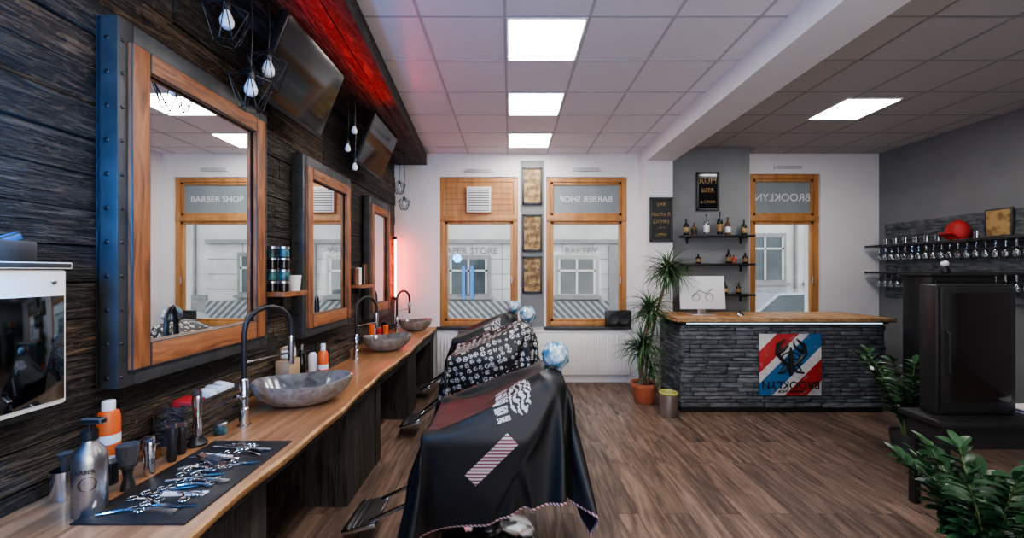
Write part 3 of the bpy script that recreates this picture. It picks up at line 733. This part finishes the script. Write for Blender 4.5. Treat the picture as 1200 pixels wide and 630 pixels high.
for (ox,oy,oz,mt) in ((-.05,2.72,-.04,'cape_plain'),(-.16,4.45,.05,'cape_pattern'),(-.30,5.72,.02,'cape_plain')):
    ch=chair_geo('barber_chair',ox,oy,oz).done()
    me=cm.copy(); me.materials.clear(); me.materials.append(M[mt])
    cp=bpy.data.objects.new('cape',me); cp.location=(ox,oy,oz); scene.collection.objects.link(cp)
    so=cp.modifiers.new('th','SOLIDIFY'); so.thickness=.003; sb=cp.modifiers.new('s','SUBSURF'); sb.levels=1; sb.render_levels=1
    child(cp,ch); child(headrest(ox,oy,oz),ch)

# ------------------------------------------------------------ plants
def dracaena():
    o=O('potted_dracaena'); x,y=1.80,5.50
    o.lathe((x,y,0),[(0,0),(.12,0),(.13,.01),(.165,.22),(.18,.22),(.18,.27),(.165,.27),(.155,.24),(0,.24)],'terracotta',28); o.cyl((x,y,.20),.15,.045,'soil')
    heads=[((x+.30,y-.05,1.78),[(x,y,.24),(x+.05,y,.7),(x+.16,y-.02,1.2),(x+.30,y-.05,1.74)],.46,170),
           ((x+.08,y+.02,1.24),[(x-.03,y,.24),(x-.02,y,.7),(x+.08,y+.02,1.22)],.48,150),
           ((x-.04,y-.04,.76),[(x-.05,y,.24),(x-.06,y,.5),(x-.04,y-.04,.74)],.46,140),
           ((x+.06,y-.06,.48),[(x+.04,y-.02,.24),(x+.06,y-.06,.46)],.34,50)]
    for h,tr,L,n in heads:
        o.tube(tr,.02,'trunk',8)
        for i in range(n):
            el=U(-.2,1.5); o.blade((h[0],h[1],h[2]+U(-.14,.06)),U(0,6.283),el,L*U(.6,1.05),.024,U(.7,2.1),'leaf' if R()<.5 else 'leaf_dark',6)
    o.done(normals=False)
dracaena()
o=O('trash_bin'); o.lathe((1.93,5.0,0),[(0,0),(.095,0),(.10,.01),(.105,.26),(.105,.28)],'steel',28); o.lathe((1.93,5.0,0),[(.107,.255),(.112,.28),(.10,.29),(.09,.28),(.08,.2),(0,.2)],'yellow',28); o.done()
def zz(x,y,n,hmin,hmax,pot,r,lean=.5,S=1.0,name='potted_zz_plant',mat='leaf_dark'):
    o=O(name)
    o.lathe((x,y,0),[(0,0),(r*.75,0),(r*.8,.01),(r,pot),(r*.93,pot),(r*.88,pot-.03),(0,pot-.03)],'blackboard',28); o.cyl((x,y,pot-.06),r*.88,.035,'soil')
    for i in range(n):
        az=6.283*i/n+U(-.3,.3); L=U(hmin,hmax); ln=lean*U(.3,1.1); pts=[]
        bx,by=x+math.cos(az)*r*.3,y+math.sin(az)*r*.3
        for k in range(9):
            t=k/8; pts.append(Vector((bx+math.cos(az)*ln*L*t**1.6,by+math.sin(az)*ln*L*t**1.6,pot-.03+L*(t-.18*ln*t*t))))
        o.tube(pts,[.010*S*(1-.75*k/8) for k in range(9)],'stem',6)
        for k in range(12):
            t=.22+.78*k/11; q=t*8; i0=min(int(q),7); p=pts[i0].lerp(pts[i0+1],q-i0)
            for sg in (-1,1):
                o.blade(p,az+sg*U(.9,1.3),U(.3,.8),.14*S*(1-.35*t),.062*S*(1-.3*t),U(.2,.6),mat,6,True,U(-.3,.3))
        o.blade(pts[-1],az,.9,.1*S,.04*S,.3,mat,6,True)
    o.done(normals=False)
zz(2.46,2.10,17,.44,.64,.22,.17,.62,1.15)
zz(3.80,3.90,8,.55,.80,.22,.15,.50,1.25)

# ------------------------------------------------------------ right side
o=O('wine_glass_rack'); x=XR
ledge(o,4.2,6.36,1.36,2.48,lambda o,a,b,c,d,t,m:o.b2(x-.015-t*.6,x,a,b,c,d,'slate',.003))
for z in (2.12,1.72): o.b2(x-.30,x-.02,4.3,6.42,z,z+.03,'black',.004)
for z in (2.12,1.72):
    for i in range(19):
        y=4.45+i*.10
        for xx in (x-.22,x-.11):
            o.lathe((xx,y,z-.005),[(.032,0),(.005,-.006),(.004,-.08),(.02,-.10),(.034,-.13),(.034,-.16),(.028,-.19)],'glassware',10)
for i in range(9):
    y=5.0+i*.15; o.lathe((x-.16,y,2.15),[(0,0),(.03,0),(.034,.09),(.032,.09),(.028,.008),(0,.008)],'glassware',12)
o.done()
o=O('red_cap'); o.ball((5.70,5.22,2.25),(.10,.13,.15),'red',20,12); o.box((5.60,5.22,2.20),(.16,.16,.015),'red',rot=(0,.5,0),bev=.005); o.ball((5.70,5.22,2.405),.012,'red',8,6); o.done()
o=O('framed_picture'); o.b2(5.79,5.81,4.72,5.0,2.16,2.50,'blackboard',.003); o.b2(5.785,5.79,4.74,4.98,2.18,2.48,'tan'); o.done()
o=O('storage_cabinet'); o.b2(4.42,5.10,4.30,4.62,0,1.70,'black',.012); o.b2(4.45,4.75,4.285,4.30,.06,1.66,'blackgloss',.004); o.b2(4.77,5.07,4.285,4.30,.06,1.66,'blackgloss',.004)
o.tube([(4.73,4.27,.9),(4.73,4.27,1.1)],.008,'steel'); o.tube([(4.79,4.27,.9),(4.79,4.27,1.1)],.008,'steel'); o.b2(4.40,5.12,4.28,4.64,1.70,1.725,'black',.004); o.done()
o=O('cat_figurine'); o.lathe((4.72,4.45,1.725),[(0,0),(.035,0),(.045,.03),(.03,.08),(.02,.09)],'black'); o.ball((4.72,4.45,1.835),.035,'plwhite'); 
for s in (-1,1): o.lathe((4.72+s*.02,4.45,1.86),[(.012,0),(0,.025)],'black',8)
o.done()
o=O('side_table'); o.b2(3.00,4.1,2.84,3.17,.66,.70,'black',.006); o.b2(3.04,4.06,2.88,3.14,.50,.66,'black')
for xx in (3.07,4.02):
    for yy in (2.90,3.11): o.b2(xx-.025,xx+.025,yy-.025,yy+.025,0,.50,'black',.004)
o.done()
o=O('mini_fridge'); o.b2(3.12,3.70,3.00,3.13,.70,1.655,'black',.012); o.b2(3.14,3.68,2.98,3.0,.73,1.635,'black',.006); o.b2(3.20,3.64,2.974,2.98,.80,1.60,'brownpanel',.004)
o.tube([(3.17,2.975,1.0),(3.17,2.955,1.02),(3.17,2.955,1.30),(3.17,2.975,1.32)],.005,'black'); o.done()
o=O('magazine_stack')
for i in range(4): o.box((3.88+U(-.01,.01),3.02,.704+i*.009),(.2,.27,.008),['plwhite','blue','red','plwhite'][i],rot=(0,0,U(-.1,.1)))
o.done()

# ------------------------------------------------------------ exterior
GZ=-.25
O('street').b2(-22,30,YB+.4,15,GZ-.1,GZ,'asphalt').done(False)
o=O('sidewalk'); o.b2(-22,30,12.8,14.75,GZ,GZ+.12,'facade2'); o.done(False)
def stripes():
    m,nt,b=newmat('corrugated_plinth'); v=coords(nt,(1,1,1)); wv=nt.nodes.new('ShaderNodeTexWave'); wv.inputs['Scale'].default_value=2.4; wv.bands_direction='DIAGONAL'
    nt.links.new(v,wv.inputs['Vector']); nt.links.new(ramp(nt,wv.outputs['Fac'],[(.4,(.30,.30,.30)),(.6,(.10,.10,.11))]),b.inputs['Base Color']); return m
M['stripe']=stripes()
o=O('building_facade'); Yf=15
wins=[(-14,1.0,2.6),(-10.5,1.0,2.6),(-7.5,1.0,2.3),(-5.0,1.0,2.3),(-2.2,.95,2.2),(1.75,.95,2.2),(5.0,1.0,2.3),(8.6,1.45,3.0),(10.9,1.45,3.0),(14,1,2.6),(18,1,2.6)]
o.b2(-22,30,Yf,Yf+.5,GZ,9,'facade')
for x,za,zb in wins:
    for dz in (0,3.9):
        o.b2(x-.12,x+1.47,Yf-.06,Yf+.01,za-.12+dz,zb+.15+dz,'facade2'); o.b2(x,x+1.35,Yf-.07,Yf-.05,za+dz,zb+dz,'extglass')
        o.b2(x-.2,x+1.55,Yf-.18,Yf,za-.2+dz,za-.1+dz,'facade2'); o.b2(x+.64,x+.71,Yf-.10,Yf-.06,za+dz,zb+dz,'extframe'); o.b2(x,x+1.35,Yf-.10,Yf-.06,zb-.45+dz,zb-.38+dz,'extframe')
        for a in (0,1.28): o.b2(x+a,x+a+.07,Yf-.10,Yf-.06,za+dz,zb+dz,'extframe')
o.b2(-22,7.6,Yf-.15,Yf,2.78,2.92,'facade2'); o.b2(-22,7.6,Yf-.10,Yf,-.13,.70,'stripe'); o.b2(-22,30,Yf-.2,Yf,3.9,4.1,'facade2')
for k in range(14): o.b2(-8+k*1.1,-7.98+k*1.1,Yf-.012,Yf,.7,2.78,'facade2')
for k in range(3): o.b2(-22,7.6,Yf-.012,Yf,1.1+k*.55,1.12+k*.55,'facade2')
o.b2(7.6,30,Yf-.08,Yf,-.13,.9,'facade2'); o.b2(8.0,8.06,Yf-.1,Yf,.9,3.9,'facade2'); o.b2(10.35,10.43,Yf-.15,Yf-.05,-.1,8,'facade2')
o.b2(3.6,4.0,Yf-.12,Yf,-.1,2.7,'facade2'); o.b2(-3.4,-3.0,Yf-.12,Yf,-.1,2.7,'facade2')
for a in (-1.75,-1.45): o.b2(a,a+.12,Yf-.2,Yf-.1,.75,1.95,'blue')
ob=o.done(False)
text('PAPER STORE',(-1.5,Yf-.02,2.5),(math.pi/2,0,0),.34,'facade2',ob,ext=.01); text('BAKERY',(2.6,Yf-.02,2.5),(math.pi/2,0,0),.34,'facade2',ob,ext=.01)
def car(x,y,mat,k=1.0):
    o=O('parked_car'); z=GZ
    body=[(0,.30),(.05,.65),(.25,.80),(1.0,.92),(1.55,1.38),(2.9,1.42),(3.7,.98),(4.1,.92),(4.2,.55),(4.15,.30)]
    o.prism([(x+a,z+b) for a,b in body],y,y+1.7,mat,'y')
    gl=[(1.12,.95),(1.60,1.33),(2.25,1.36),(2.25,.95)]; gl2=[(2.33,.95),(2.33,1.36),(2.85,1.35),(3.5,.97)]
    for g_ in (gl,gl2): o.prism([(x+a,z+b) for a,b in g_],y-.006,y+1.706,'extglass','y')
    for wx in (.8,3.35):
        for wy in (y-.01,y+1.51):
            o.lathe((x+wx,wy+.2,z+.32),[(0,0),(.2,0),(.30,.0),(.32,.03),(.32,.17),(.30,.2),(.2,.2),(.18,.17),(0,.17)],'black',24,rot=(math.pi/2,0,0)); o.lathe((x+wx,wy-.002,z+.32),[(0,0),(.19,.0)],'steel',16,rot=(math.pi/2,0,0))
    o.b2(x+.02,x+.12,y+.1,y+.4,z+.62,z+.72,'plwhite'); o.b2(x+4.1,x+4.19,y+.1,y+.4,z+.72,z+.84,'red')
    for v in o.bm.verts: v.co.z=GZ+(v.co.z-GZ)*k
    o.done()
car(4.7,9.6,'carpaint',1.08)

# ------------------------------------------------------------ lights
def light(kind,name,loc,energy,color,size=.3,rot=(0,0,0),sy=None):
    l=bpy.data.lights.new(name,kind); l.energy=energy; l.color=color
    if kind=='AREA':
        l.size=size
        if sy: l.shape='RECTANGLE'; l.size_y=sy
    else: l.shadow_soft_size=size
    o=bpy.data.objects.new(name,l); o.location=loc; o.rotation_euler=rot; scene.collection.objects.link(o); return o
light('POINT','blue_accent_light',(-1.60,.75,2.15),125,(.02,.32,1),.12)
light('AREA','red_led_strip',(-1.25,3.0,3.32),6.5,(1,.03,.015),.04,(math.pi,0,0),2.3)
light('AREA','added_fill_light',(1.6,YF+.15,1.9),100,(1,.97,.94),3.2,(math.radians(105),0,0),2.0)  # added fill behind the camera to brighten the room, no lamp of the shop
wd=bpy.data.worlds.new('overcast_sky'); scene.world=wd; wd.use_nodes=True
bg=wd.node_tree.nodes['Background']; bg.inputs[0].default_value=(.90,.94,1,1); bg.inputs[1].default_value=3.4

cam=bpy.data.cameras.new('camera'); co=bpy.data.objects.new('camera',cam); scene.collection.objects.link(co)
co.location=(0,0,1.75); co.rotation_euler=(math.pi/2,0,0); cam.sensor_width=36; cam.lens=14.4; cam.shift_x=2/1200; cam.shift_y=3/1200; cam.clip_start=.05
scene.camera=co
